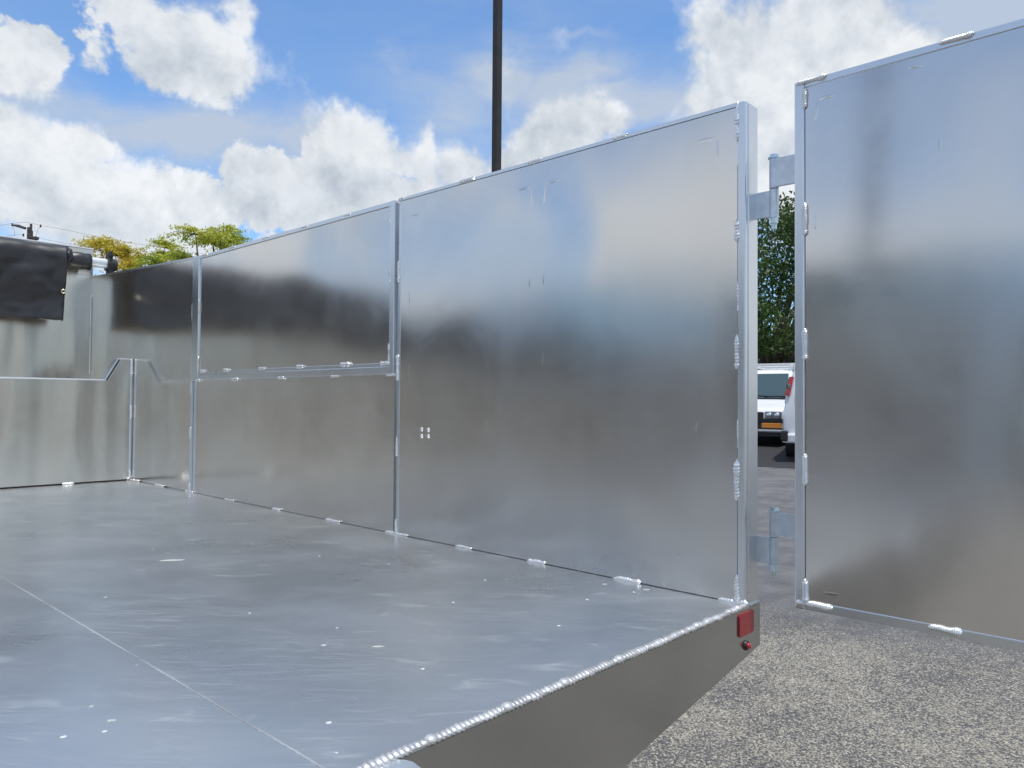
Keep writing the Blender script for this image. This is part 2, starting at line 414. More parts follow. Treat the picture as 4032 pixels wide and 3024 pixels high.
obj('reflector', reflector(2), M_red, sill)
obj('reflector', reflector(-2), M_red, sill)
for sgn in (1, -1):
    q = at(2937, 2541, 1, YR-.005); qx = q.x if sgn > 0 else 2*xm-q.x
    bm = BM(); tube(bm, (qx, YR-.004, q.z), (qx, YR-.010, q.z), .0125, .0105, 24)
    mk = obj('marker_light', bm, M_black, sill, smooth=False)
    bm = BM(); bmesh.ops.create_uvsphere(bm, u_segments=20, v_segments=12, radius=.0078)
    for v in bm.verts: v.co = Vector((v.co.x+qx, v.co.y*1.0+YR-.0105, v.co.z+q.z))
    obj('lamp_lens', bm, M_redl, sill, smooth=True)
# latch plate standing proud of the sill, a bolt in it
bm = BM(); lx1 = at(1618, 2990, 1, YR-.02).x
zc = ZF-.003
P = [(lx1-.016, YR+.004, zc), (lx1-.003, YR-.014, zc), (lx1, YR-.026, zc), (lx1-.004, YR-.05, zc), (lx1-.016, YR-.062, zc), (lx1-.20, YR-.062, zc), (lx1-.20, YR+.004, zc)]
prism(bm, P, (0, 0, -.007), .001)
M_plate = plain('brushed_plate', (.72, .75, .77), .45, 1.0, nscale=60, namp=.05)
lp = obj('latch_plate', bm, M_plate, bed)
bm = BM(); q = at(1492, 3008, 2, zc)
for dx in (-.0085, .0085): tube(bm, (q.x+dx, q.y-.002, zc-.001), (q.x+dx, q.y-.002, zc+.003), .0055, .004, 12)
obj('bolt', bm, M_weld, lp)

# ---- side walls
def wy(px, py=1300): return at(px, py, 0, X0).y
def side_wall(sgn):
    """right wall as photographed; the left wall is its mirror image across the bed"""
    def mx(x): return x if sgn > 0 else (2*xm - x)
    def B(lo, hi, bev=.0015):
        a, b = mx(lo[0]), mx(hi[0]); bm_ = BM(); box(bm_, (min(a, b), lo[1], lo[2]), (max(a, b), hi[1], hi[2]), bev); return bm_
    def add(bm_, lo, hi, bev=.0015):
        a, b = mx(lo[0]), mx(hi[0]); box(bm_, (min(a, b), lo[1], lo[2]), (max(a, b), hi[1], hi[2]), bev)
    n = (-sgn, 0, 0)
    y_g0, y_g1 = wy(1568), wy(1555)          # the narrow gap between the rear and the middle section
    y_m0 = wy(1536); y_p0, y_p1 = wy(782), wy(757)
    y_r = wy(2905, 1300)
    # outer skin + hidden frame
    bm_ = BM()
    add(bm_, (X0+.012, YR, ZF), (X0+WT, y_g0, ZT-.004))
    add(bm_, (X0+.012, y_g1+.004, ZF), (X0+WT, 4.0, ZT-.004))
    prism(bm_, [(mx(X0+.012), 4.001, ZF), (mx(X0+.012), YU+.06, ZF), (mx(X0+.012), YU+.06, 2.306), (mx(X0+.012), 4.001, ZT-.004)], (sgn*(WT-.012), 0, 0))
    w = obj('side_wall', bm_, M_frame, bed)
    # ---- rear section: one big sheet with a corner post
    bm_ = B((X0, y_r+.001, ZF+.002), (X0+.0115, y_g0-.0, ZT-.012), .0008)
    if sgn > 0:
        def rd(a, b, w_=.012, h_=.0016): ridge(bm_, at(*a, 0, X0), at(*b, 0, X0), w_, h_, n)
        rd((2026, 752), (2092, 733)); rd((2092, 733), (2094, 815)); rd((2148, 722), (2140, 806), .014); rd((2146, 724), (2206, 706))
        rd((2086, 1068), (2084, 1132), .007); rd((2142, 1040), (2139, 1124), .008); rd((1610, 1132), (1613, 1196), .007); rd((1618, 852), (1652, 842), .006)
        rd((2137, 1385), (2135, 1446), .007); rd((1612, 1410), (1608, 1500), .007)
        rd((2738, 560), (2824, 541), .016, .001); rd((2824, 541), (2822, 640), .016, .001)
        rd((2745, 1640), (2740, 1700), .006); rd((2084, 1500), (2082, 1560), .006); rd((2650, 2186), (2700, 2195), .02, .001)
        rd((2720, 2110), (2722, 2240), .008, .0008); rd((2410, 2280), (2440, 2290), .01, .001)
    obj('rear_panel', bm_, M_wall, w)
    bm_ = B((X0-.003, YR+.002, ZF+.006), (X0+WT+.002, y_r, ZT-.001), .004)
    post = obj('corner_post', bm_, M_frame, w)
    bm_ = B((X0-.001, y_r+.001, ZT-.011), (X0+WT+.001, y_g0, ZT), .001); add(bm_, (X0-.001, y_g0-.013, ZF+.006), (X0+.0118, y_g0, ZT-.0115), .001)
    obj('top_rail', bm_, M_frame, w)
    # ---- middle section: framed upper sheet over a lower sheet
    zm0, zm1 = 1.596, 1.640
    bm_ = B((X0+.004, y_m0, zm1-.004), (X0+.0115, y_p0+.01, ZT-.018), .0006); obj('upper_panel', bm_, M_wall, w)
    bm_ = B((X0+.003, y_g1+.002, ZF+.002), (X0+.0115, y_p0+.02, zm0+.004), .0006); obj('lower_panel', bm_, M_wall, w)
    bm_ = B((X0-.002, y_g1+.006, zm0), (X0+.0113, y_p0, zm1-.014), .003); add(bm_, (X0, y_g1+.006, zm1-.0155), (X0+.0114, y_p0, zm1), .002)
    obj('middle_rail', bm_, M_frame, w)
    bm_ = B((X0-.003, y_g1+.005, zm0-.001), (X0+.0113, y_m0+.004, ZT-.001), .003)
    add(bm_, (X0-.001, y_m0+.004, ZT-.019), (X0+WT+.001, y_p0, ZT-.001), .002)
    add(bm_, (X0-.004, y_p0, zm0-.004), (X0+.02, y_p1, ZT+.001), .004)
    obj('panel_frame', bm_, M_frame, w)
    # ---- front section
    bm_ = BM()
    prism(bm_, [(mx(X0+.002), y_p1+.001, ZF+.006), (mx(X0+.002), YU+.05, ZF+.006), (mx(X0+.002), YU+.05, 2.302), (mx(X0+.002), y_p1+.001, ZT-.010)], (sgn*.0095, 0, 0))
    obj('front_panel', bm_, M_wall, w)
    bm_ = BM()
    prism(bm_, [(mx(X0), y_p1, ZT-.0095), (mx(X0), YU+.06, 2.3025), (mx(X0), YU+.06, 2.313), (mx(X0), y_p1, ZT+.001)], (sgn*(WT+.001), 0, 0))
    obj('top_rail', bm_, M_frame, w)
    bm_ = B((X0-.001, y_p1-.004, ZF+.006), (X0+.0117, y_p1+.008, zm0-.005), .002); obj('seam_strip', bm_, M_frame, w)
    # weld beads: positions read along the wall
    def WD(a, b, wd=.012, h=.004, x=X0, nn=None):
        f = random.uniform(.75, 1.3); wd *= f; h *= f; k_ = random.uniform(-.22, .18); a = (a[0]+(b[0]-a[0])*k_, a[1]+(b[1]-a[1])*k_) if abs(b[0]-a[0])+abs(b[1]-a[1]) > .03 else a
        bm_ = BM(); weld(bm_, (mx(x), a[0], a[1]), (mx(x), b[0], b[1]), wd, h, nn or n, jit=.55); return bm_
    beads = []
    def hb(y0, y1, z, x=X0-.001, wd=.012, h=.004, nn=None): beads.append(WD((y0, z), (y1, z), wd, h, x, nn))
    def vb(z0, z1, y, x=X0-.001, wd=.012, h=.004): beads.append(WD((y, z0), (y, z1), wd, h, x))
    nb = (-sgn, 0, .8)
    for a, b in ((2830, 2905), (2418, 2505), (2078, 2142), (1795, 1855), (1518, 1600), (1282, 1330), (1072, 1108), (885, 918), (728, 768), (610, 642), (505, 540)):
        ya = at(b, 1900+(b-500)*.19, 0, X0).y; yb = at(a, 1900+(a-500)*.19, 0, X0).y
        hb(ya, yb, ZF+.003, wd=.014, h=.005, nn=nb)
    hb(YR+.002, YR+.05, ZF+.003, wd=.016, h=.006, nn=nb)
    # along the corner post seam
    for ya, yb in ((408, 530), (870, 960), (1320, 1450), (1810, 1955), (2265, 2350)):
        z0 = at(2898, ya, 0, X0).z; z1 = at(2898, yb, 0, X0).z
        vb(z1, z0, y_r+.0015, wd=.015, h=.005)
    for ya, yb in ((560, 640), (1115, 1215), (1650, 1760)):
        z0 = at(2905, ya, 0, X0).z; z1 = at(2905, yb, 0, X0).z
        vb(z1, z0, y_r-.001, wd=.006, h=.0025)
    # gap posts
    for ya, yb in ((795, 862), (1045, 1108), (1350, 1425)):
        z0 = at(1543, ya, 0, X0).z; z1 = at(1543, yb, 0, X0).z; vb(z1, z0, y_m0+.004, wd=.016, h=.004)
    for ya, yb in ((785, 800), (1030, 1100), (1395, 1480), (1720, 1800), (2045, 2105)):
        z0 = at(1565, ya, 0, X0).z; z1 = at(1565, yb, 0, X0).z; vb(z1, z0, y_g0+.001, wd=.012, h=.004)
    hb(y_g1-.01, y_g1+.05, zm0-.002, wd=.014)
    hb(y_m0, y_m0+.06, zm1-.002, wd=.014)
    for px in (1358, 1182, 1032, 893, 800): ya = wy(px); hb(ya-.03, ya+.03, zm1, wd=.016)
    for px in (1320, 1110, 925, 782): ya = wy(px); hb(ya-.035, ya+.03, zm0-.001, wd=.013)
    for ya, yb in ((1000, 1050), (1195, 1250), (1400, 1470)):
        z0 = at(760, ya, 0, X0).z; z1 = at(760, yb, 0, X0).z; vb(z1, z0, y_p1+.001, wd=.02, h=.004)
    for ya, yb in ((1180, 1230), (1405, 1455)):
        z0 = at(785, ya, 0, X0).z; z1 = at(785, yb, 0, X0).z; vb(z1, z0, y_p0, wd=.016, h=.004)
    for ya, yb in ((1495, 1545), (1680, 1730), (1900, 1950)):
        z0 = at(752, ya, 0, X0).z; z1 = at(752, yb, 0, X0).z; vb(z1, z0, y_p1+.002, wd=.018, h=.004)
    # along the top edge
    for a, b in ((2410, 2465), (2080, 2140), (1808, 1862), (1572, 1592)):
        hb(at(b, 700, 0, X0).y, at(a, 700, 0, X0).y, ZT-.002, wd=.012, h=.004, nn=(-sgn*.6, 0, 1))
    for a in (1365, 1195, 1045, 910, 805): hb(wy(a+10), wy(a-16), ZT-.006, wd=.010, h=.004)
    for a, z in ((660, 2.262), (565, 2.277), (470, 2.293)): hb(wy(a+6), wy(a-8), z, wd=.010, h=.004)
    for b_ in beads: obj('weld_bead', b_, M_weld, w, smooth=True)
    if sgn > 0:      # four countersunk rivets
        for px, py in ((1660, 1691), (1686, 1693), (1660, 1717), (1686, 1717)):
            q = at(px, py, 0, X0); bm_ = BM()
            tube(bm_, (X0+.001, q.y, q.z), (X0-.0028, q.y, q.z), .0085, .0062, 16)
            tube(bm_, (X0-.0026, q.y, q.z), (X0-.0036, q.y+.001, q.z), .0035, .003, 10)
            obj('rivet', bm_, M_weld, w)
    return w
wallR = side_wall(1)
wallL = side_wall(-1)

# ---- front bulkhead: low box, set-back upper sheet
bm = BM()
zb = 1.606
P = [(XL+.003, YB, ZF+.009), (X0-.006, YB, ZF+.009), (X0-.006, YB, 1.733), (1.640, YB, 1.728), (1.573, YB, zb), (2*xm-1.573, YB, zb), (2*xm-1.640, YB, 1.728), (XL+.003, YB, 1.733)]
prism(bm, P, (0, .006, 0), .0008)
bulk = obj('front_bulkhead', bm, M_head, bed)
bm = BM(); box(bm, (XL+.003, YB+.007, zb-.009), (X0-.004, YU-.003, zb-.004)); obj('ledge', bm, M_head, bulk)
bm = BM(); box(bm, (2*xm-1.573, YB-.003, zb-.006), (1.573, YB+.0065, zb+.003), .004); obj('edge_trim', bm, M_weld, bulk)
for s in (1, -1):
    def q_(x): return x if s > 0 else 2*xm-x
    bm = BM()
    d0 = Vector((1.573, 0, zb)); d1 = Vector((1.640, 0, 1.728)); nn = Vector((-(d1-d0).z, 0, (d1-d0).x)).normalized()
    for o0, o1, ya, yb in ((-.001, .010, -.006, .04), (-.014, -.0105, -.004, .03)):
        pp = [d0+nn*o0, d1+nn*o0, d1+nn*o1, d0+nn*o1]
        prism(bm, [(q_(p.x), YB+ya, p.z) for p in pp], (0, yb-ya, 0), .0008)
    obj('gusset_rim', bm, M_frame, bulk)
    bm = BM()
    pp = [d0+nn*-.0103, d1+nn*-.0103, d1+nn*-.0015, d0+nn*-.0015]; prism(bm, [(q_(p.x), YB-.002, p.z) for p in pp], (0, .001, 0)); obj('gusset_slot_shade', bm, M_dark, bulk)  # near-black strip painted in as the shade inside the slot
    bm = BM(); a, b = sorted((q_(1.640), q_(X0-.004))); box(bm, (a, YB-.003, 1.729), (b, YB+.05, 1.736), .001); obj('gusset_cap', bm, M_weld, bulk)
    bm = BM(); a, b = sorted((q_(X0-.016), q_(X0-.001))); box(bm, (a, YB-.004, ZF+.03), (b, YB+.02, 1.732), .004); obj('corner_strip', bm, M_frame, bulk)
    for z0, z1 in ((1.64, 1.73), (1.38, 1.46), (1.03, 1.07)):
        bm = BM(); weld(bm, (q_(X0-.008), YB-.004, z0), (q_(X0-.008), YB-.004, z1), .016, .004, (0, -1, 0), jit=.3)
        obj('weld_bead', bm, M_weld, bulk, smooth=True)
bm = BM(); box(bm, (XL+.003, YB+.01, ZF), (X0-.02, YB+.012, ZF+.012)); obj('base_gap_shade', bm, M_dark, bulk)  # near-black strip stands in for the shade under the lower panel
bm = BM(); xa, xb = at(245, 1930, 1, YB).x, at(290, 1928, 1, YB).x
for a in (xa, xa-.5, xa-1.0, xa-1.5):
    bm = BM(); weld(bm, (a, YB-.003, ZF+.005), (a+(xb-xa), YB-.003, ZF+.005), .02, .006, (0, -1, .6), jit=.3)
    obj('weld_bead', bm, M_weld, bulk, smooth=True)
bm = BM(); box(bm, (XL+.001, YU, zb-.003), (X0+.001, YU+.006, 2.314)); obj('upper_panel', bm, M_head, bulk)
bm = BM(); box(bm, (XL+.001, YU-.002, 2.3145), (X0+.005, YU+.05, 2.489), .002); obj('header', bm, M_head, bulk)
bm = BM(); box(bm, (XL+.001, YU-.006, 2.4895), (X0+.006, YU+.055, 2.4975), .001); obj('header_trim', bm, plain('white_trim', (.8, .8, .8), .3, nscale=20, namp=.03), bulk)
bm = BM(); weld(bm, (X0-.004, YU-.002, 1.66), (X0-.004, YU-.002, 2.18), .008, .003, (0, -1, 0), pitch=.01); obj('weld_bead', bm, M_weld, bulk, smooth=True)
# bed substructure, seen only from the side
M_frm = plain('black_chassis_paint', (.02, .02, .022), .5)
for xx in (xm-.45, xm+.37):
    bm = BM(); box(bm, (xx, YR+.1, .62), (xx+.08, 7.4, .8), .004); obj('chassis_rail', bm, M_frm, bed)
bm = BM()
for k in range(11): yy = YR+.25+k*.44; box(bm, (XL-.02, yy, .90), (X0+.05, yy+.06, ZF-.0065))
obj('cross_members', bm, M_frame, bed)
M_rub = plain('tyre_rubber', (.02, .02, .021), .8, bscale=60, bdist=.002)
for xx in (XL+.18, X0-.18):
    bm = BM(); s = .12
    tube(bm, (xx-s, 2.6, .42), (xx+s, 2.6, .42), .42, .42, 40); wh = obj('wheel', bm, M_rub, bed)
    bm = BM(); tube(bm, (xx-s-.01, 2.6, .42), (xx+s+.01, 2.6, .42), .22, .22, 32); obj('rim', bm, M_zinc, wh)

# ---- rear doors, each swung 90 degrees out, and their hinges
def door(sgn):
    def mx(x): return x if sgn > 0 else 2*xm-x
    def add(bm_, lo, hi, bev=.002):
        a, b = mx(lo[0]), mx(hi[0]); box(bm_, (min(a, b), lo[1], lo[2]), (max(a, b), hi[1], hi[2]), bev)
    XD, Ya, Yb_, z0, z1 = 1.700, .698, -.50, 1.032, 2.243
    if sgn < 0: Ya = .818
    n = (-sgn, 0, 0); yp = at(3168, 1300, 0, XD).y
    bm_ = BM()
    add(bm_, (XD, yp, z0), (XD+.05, Ya, z1), .004); add(bm_, (XD, Yb_, z0), (XD+.05, Yb_+.03, z1), .004)
    add(bm_, (XD+.001, Yb_+.03, z1-.018), (XD+.05, yp, z1-.001), .002); add(bm_, (XD+.001, Yb_+.03, z0+.001), (XD+.05, yp, z0+.022), .002)
    add(bm_, (XD+.008, Yb_+.03, z0+.022), (XD+.048, yp, z1-.018), 0)
    d = obj('rear_door', bm_, M_frame, bed)
    bm_ = BM(); add(bm_, (XD+.003, Yb_+.031, z0+.0185), (XD+.0075, yp-.001, z1-.0165), .0006)
    if sgn > 0:
        def rd(a, b, w_=.012, h_=.0014): ridge(bm_, at(*a, 0, XD+.003), at(*b, 0, XD+.003), w_, h_, n)
        rd((3208, 480), (3220, 392)); rd((3220, 392), (3290, 370)); rd((3208, 840), (3210, 905), .008); rd((3570, 268), (3640, 255), .01)
        rd((3238, 2332), (3310, 2342), .01); rd((3700, 500), (3704, 640), .02, .0006)
    obj('door_panel', bm_, M_door, d)
    beads = []
    def vb(ya, yb, wd=.013):
        a = at(3168, ya, 0, XD).z; b = at(3168, yb, 0, XD).z; bm_ = BM(); weld(bm_, (mx(XD-.0005), yp, b), (mx(XD-.0005), yp, a), wd, .0045, n, jit=.3, pitch=.004); beads.append(bm_)
    for a, b in ((345, 425), (800, 925), (1295, 1415), (1790, 1910), (2283, 2370)): vb(a, b)
    def hb(pa, pb, z, nn, wd=.014):
        bm_ = BM(); weld(bm_, (mx(XD), at(pb, 1300, 0, XD).y, z), (mx(XD), at(pa, 1300, 0, XD).y, z), wd, .005, nn, jit=.35, pitch=.004); beads.append(bm_)
    for a, b in ((3135, 3254), (3705, 3842), (4200, 4400)): hb(a, b, z1-.004, (-sgn*.7, 0, 1))
    for a, b in ((3132, 3275), (3648, 3780), (4200, 4400)): hb(a, b, z0+.016, (-sgn, 0, .5), .017)
    for b_ in beads: obj('weld_bead', b_, M_weld, d, smooth=True)
    # hinges
    XH = XD+.05+.034; hy = at(3048, 1300, 0, XH).y
    for zt, zm_, zb_ in ((625, 745, 855), (2012, 2112, 2222)):
        Zt, Zm, Zb = [at(3048, q, 0, XH).z for q in (zt, zm_, zb_)]
        bm_ = BM(); tube(bm_, (mx(XH), hy, Zm+.002), (mx(XH), hy, Zt), .0115, n=24)
        add(bm_, (XH-.009, hy-.11, Zm+.003), (XH-.001, hy-.004, Zt-.002), .001)
        add(bm_, (XD+.0505, hy-.13, Zm+.004), (XH-.0005, hy-.10, Zt-.003), .001)
        h = obj('door_hinge', bm_, M_zinc2, d, smooth=False)
        bm_ = BM(); tube(bm_, (mx(XH), hy, Zb), (mx(XH), hy, Zm-.002), .0115, n=24)
        add(bm_, (XH-.006, hy+.004, Zb+.001), (XH+.001, hy+.10, Zm-.003), .001)
        obj('post_hinge', bm_, M_zinc2, bed)
        bm_ = BM()
        tube(bm_, (mx(XH), hy, Zt), (mx(XH), hy, Zt+.003), .0145, n=20); tube(bm_, (mx(XH), hy, Zt+.003), (mx(XH), hy, Zt+.010), .0115, .0108, n=6)
        obj('hinge_bolt', bm_, M_zinc, d); bm_ = BM()
        tube(bm_, (mx(XH), hy, Zb-.002), (mx(XH), hy, Zb), .013, n=20); tube(bm_, (mx(XH), hy, Zb-.016), (mx(XH), hy, Zb-.002), .0105, .0112, n=6)
        tube(bm_, (mx(XH), hy, Zb-.030), (mx(XH), hy, Zb-.015), .0062, .0066, n=12)
        obj('hinge_nut', bm_, M_zinc, d)
    return d
M_zinc2 = plain('hinge_steel', (.60, .66, .72), .3, .55, nscale=40, namp=.08)
door(1); door(-1)

# ------------------------------------------------------------------ rolled tarp on the bulkhead
def tarp():
    root = empty('tarp', (xm, YU-.1, 2.40), 'black vinyl load tarp rolled up on a tube and hanging down the front bulkhead', 'tarp')
    M_t = plain('black_vinyl', (.016, .016, .018), .42, nscale=6, namp=.25, bscale=90, bdist=.0006, spec=.6)
    yt, zt = YU-.13, 2.382
    bm = BM(); NX, NS = 150, 46
    xe = 1.530; x0 = XL+.04
    g = []
    for i in range(NX+1):
        u = i/NX; x = x0+(xe-x0)*u; row = []
        for j in range(NS+1):
            v = j/NS
            # section: from the header over the roll, then hanging
            if v < .35:
                a = R(150-150*(v/.35)) ; rr = .066
                y = yt - math.cos(R(90)-a+R(90))*0 ; 
                y = yt+rr*math.cos(math.pi-(math.pi-a)) if False else yt + rr*math.cos(a+R(0))*-1*-1
                # travel the front (-Y) side of the roll: top back -> front
                th = R(60)+R(130)*(v/.35)
                y = yt+.066*math.cos(th); z = zt+.062*math.sin(th)+.02*(1-v/.35)
            else:
                w_ = (v-.35)/.65; y = yt-.066+.012*w_; z = zt-.01-w_*.372-(.02*u)
            P = Vector((x*2.2, v*1.6, 0))
            fold = .016*math.sin(x*9+v*4)*max(0, 1-abs(v-.45)*1.6) + 0.055*mnoise.noise(P*1.3)*min(1, v*2.2) + .008*mnoise.noise(Vector((x*9+v*6, v*7-x*5, 4)))
            y -= abs(fold)*.8+.012*math.sin(x*5+v*6)*v
            z += .012*mnoise.noise(P*2+Vector((5, 5, 5)))*(v < .35)
            xx = x + (.03*v*(u**12)*-1) + .006*mnoise.noise(Vector((v*5, 2, x)))
            row.append(bm.verts.new((xx, y, z)))
        g.append(row)
    for i in range(NX):
        for j in range(NS): bm.faces.new((g[i][j], g[i+1][j], g[i+1][j+1], g[i][j+1]))
    o = obj('hanging_sheet', bm, M_t, root, smooth=True)
    md = o.modifiers.new('s', 'SOLIDIFY'); md.thickness = .004
    # the roll itself, lumpy, sticks out past the sheet
    bm = BM(); n = 28; K = 90; rings = []
    for i in range(K+1):
        x = x0+(1.668-x0)*i/K
        rings.append([bm.verts.new((x, yt+.005+r_*math.cos(a), zt+r_*math.sin(a))) for a in [2*math.pi*k/n for k in range(n)]
                      for r_ in [.056+.006*mnoise.noise(Vector((x*16, math.cos(a)*1.5, math.sin(a)*1.5)))+.003*math.sin(x*60)*(x > 1.5)]])
    for i in range(K):
        for k in range(n): bm.faces.new((rings[i][k], rings[i][(k+1) % n], rings[i+1][(k+1) % n], rings[i+1][k]))
    bm.faces.new(rings[0][::-1]); bm.faces.new(rings[-1])
    bmesh.ops.recalc_face_normals(bm, faces=bm.faces[:])
    obj('roll', bm, M_t, root, smooth=True)
    # knot of gathered cloth where sheet meets roll
    bm = BM(); bmesh.ops.create_icosphere(bm, subdivisions=4, radius=1)
    for v in bm.verts:
        f = 1+.25*mnoise.noise(v.co*2.2)
        v.co = Vector((v.co.x*.026*f+1.530, v.co.y*.045*f+yt-.035, v.co.z*.058*f+zt+.012))
    obj('gathered_fold', bm, M_t, root, smooth=True)
    bm = BM(); tube(bm, (1.668, yt, zt+.004), (1.775, yt, zt+.004), .032, n=24); obj('roller_tube', bm, plain('white_tube', (.75, .77, .78), .3, .6), root)
    bm = BM(); box(bm, (1.772, yt-.03, 2.30), (1.800, yt+.03, zt+.075), .008); tube(bm, (1.765, yt, zt), (1.825, yt, zt), .045, .04, 20)
    box(bm, (1.79, yt-.02, 1.0), (1.812, yt+.02, 2.34), .003)
    box(bm, (1.775, yt-.05, zt+.05), (1.79, yt+.01, zt+.085), .004)
    obj('roller_arm', bm, M_frm, root)
    q = at(250, 1147, 1, yt-.085)
    bm = BM(); tt = bmesh.new()
    ring = [[tt.verts.new((q.x+(.011+.004*math.cos(b))*math.cos(a), q.y+.004*math.sin(b), q.z+(.011+.004*math.cos(b))*math.sin(a))) for b in [2*math.pi*k/8 for k in range(8)]] for a in [2*math.pi*k/20 for k in range(20)]]
    for i in range(20):
        for k in range(8): tt.faces.new((ring[i][k], ring[(i+1) % 20][k], ring[(i+1) % 20][(k+1) % 8], ring[i][(k+1) % 8]))
    merge(bm, tt); obj('grommet', bm, plain('brass', (.75, .68, .5), .3, 1.0), root, smooth=True)
tarp()

# ------------------------------------------------------------------ vans
M_white = plain('white_van_paint', (.72, .73, .74), .25, coat=.6, nscale=3, namp=.015)
M_glass = plain('dark_tinted_glass', (.03, .045, .055), .06, coat=.3)
M_glass2 = plain('windscreen_glass', (.05, .085, .10), .05, coat=.3)
M_amber = plain('amber_lens', (.75, .25, .02), .2, nscale=60, namp=.25, coat=.6)
M_lamp = plain('headlamp_glass', (.20, .23, .27), .12, .5, nscale=14, namp=.7, coat=.8)
M_refl = plain('lamp_reflector', (.7, .75, .8), .15, .9)
M_chr = plain('bumper_grey', (.35, .36, .37), .35, .3)
M_plast = plain('black_plastic', (.015, .015, .016), .45)
M_redt = plain('red_tail_lamp', (.45, .015, .02), .2, coat=.8)
def van(loc, rz, label, rack=True):
    """cargo van, nose at local -Y, origin on the ground under its middle"""
    root = empty('cargo_van', loc, label, 'van', 'white cargo vans parked beyond the truck', rz)
    L = 5.6; y0 = -L/2
    # stations: y, z top, half width at belt, half width at top, z bottom
    st = [(0, .88, .86, .80, .40), (.06, .95, .93, .86, .34), (.35, 1.05, .97, .88, .32), (.95, 1.18, .99, .90, .34), (1.05, 1.23, .995, .89, .36),
          (1.35, 1.62, 1.0, .82, .36), (1.62, 1.93, 1.0, .77, .36), (1.80, 2.03, 1.0, .76, .36), (2.4, 2.07, 1.0, .76, .36), (4.9, 2.07, 1.0, .76, .38),
          (5.35, 2.04, .99, .75, .42), (5.50, 1.90, .975, .75, .46), (5.58, 1.35, .96, .82, .48), (5.6, 1.0, .95, .88, .5)]
    bm = BM(); rings = []
    for (y, zt, wb, wt, zb_) in st:
        zs = min(1.02, zt-.05)
        prof = [(0, zb_), (wb*.9, zb_), (wb*.985, zb_+.06), (wb, .75), (wb*.995, zs)]
        if zt > 1.3: prof += [(wb-(wb-wt)*.45, zs+(zt-zs)*.55), (wt+.03, zt-.13), (wt-.03, zt-.04), (wt*.6, zt-.004), (0, zt)]
        else: prof += [(wb*.985, zs+(zt-zs)*.3), (wb*.95, zt-.03), (wt*.95, zt-.012), (wt*.6, zt-.002), (0, zt)]
        full = [(x, z) for x, z in prof]+[(-x, z) for x, z in prof[-2:0:-1]]
        rings.append([bm.verts.new((x, y0+y, z)) for x, z in full])
    n = len(rings[0])
    for i in range(len(rings)-1):
        for k in range(n): bm.faces.new((rings[i][k], rings[i+1][k], rings[i+1][(k+1) % n], rings[i][(k+1) % n]))
    bm.faces.new(rings[0]); bm.faces.new(rings[-1][::-1])
    bmesh.ops.recalc_face_normals(bm, faces=bm.faces[:])
    body = obj('body', bm, M_white, root, smooth=True, local=True)
    md = body.modifiers.new('b', 'BEVEL'); md.width = .02; md.segments = 2; md.limit_method = 'ANGLE'; md.angle_limit = R(28)
    # windscreen
    bm = BM()
    def sheet(pts, th=.012): prism(bm, pts, th)
    A = [(-.80, y0+1.09, 1.27), (.80, y0+1.09, 1.27), (.70, y0+1.60, 1.90), (-.70, y0+1.60, 1.90)]
    prism(bm, A, (0, -.035, .025), .01); obj('windscreen', bm, M_glass2, root, local=True)
    bm = BM(); box(bm, (-.78, y0+1.0, 1.228), (.86, y0+1.07, 1.252), .005); wp = obj('cowl', bm, M_plast, root, local=True)
    bm = BM(); path_tube(bm, [(-.45, y0+1.02, 1.26), (.0, y0+1.06, 1.31), (.25, y0+1.05, 1.30)], .012); path_tube(bm, [(.2, y0+1.02, 1.26), (.55, y0+1.06, 1.30), (.78, y0+1.05, 1.27)], .012)
    obj('wiper', bm, M_plast, root, local=True)
    # nose
    bm = BM(); box(bm, (-.46, y0-.03, .62), (.46, y0+.05, .88), .015); obj('grille', bm, M_plast, root, local=True)
    bm = BM(); box(bm, (-.93, y0-.018, .60), (.93, y0+.06, .715), .01); box(bm, (-.47, y0-.026, .475), (.47, y0+.06, .60), .005); box(bm, (-.93, y0-.03, .44), (.93, y0+.06, .475), .01); obj('lamp_surround', bm, M_plast, root, local=True)
    bm = BM(); box(bm, (-.95, y0-.12, .36), (.95, y0+.1, .437), .03); obj('bumper', bm, M_chr, root, local=True)
    bm = BM(); box(bm, (-.9, y0-.08, .25), (.9, y0+.1, .357), .02); obj('air_dam', bm, M_plast, root, local=True)
    for s in (1, -1):
        a, b = sorted((s*.50, s*.91)); bm = BM(); box(bm, (a, y0-.02, .72), (b, y0+.07, .895), .02); hl = obj('headlight', bm, M_lamp, root, local=True)
        for cx_ in (s*.60, s*.80):
            bm = BM(); t_ = bmesh.new(); bmesh.ops.create_uvsphere(t_, u_segments=12, v_segments=8, radius=.06)
            for v in t_.verts: v.co = Vector((v.co.x*1.2+cx_, v.co.y*.3+y0-.02, v.co.z+.805))
            merge(bm, t_); obj('lamp_bulb', bm, M_refl, hl, smooth=True, local=True)
        bm = BM(); box(bm, (min(a, b)-(.08 if s > 0 else 0), y0-.034, .477), (max(a, b)+(.08 if s < 0 else 0), y0+.06, .597), .01); obj('turn_signal', bm, M_amber, root, local=True)
        bm = BM(); box(bm, (s*1.03-.05, y0+1.35, 1.15), (s*1.03+.1*s+.05, y0+1.43, 1.42), .03); obj('mirror', bm, M_plast, root, local=True)
        # wheels, side glass, tail lamps
        for yy in (1.0, 4.35):
            bm = BM(); tube(bm, (s*.72, y0+yy, .36), (s*1.0, y0+yy, .36), .36, .35, 32); w_ = obj('wheel', bm, M_rub, root, local=True)
            bm = BM(); tube(bm, (s*.9, y0+yy, .36), (s*1.006, y0+yy, .36), .2, .19, 24); obj('rim', bm, M_chr, w_, local=True)
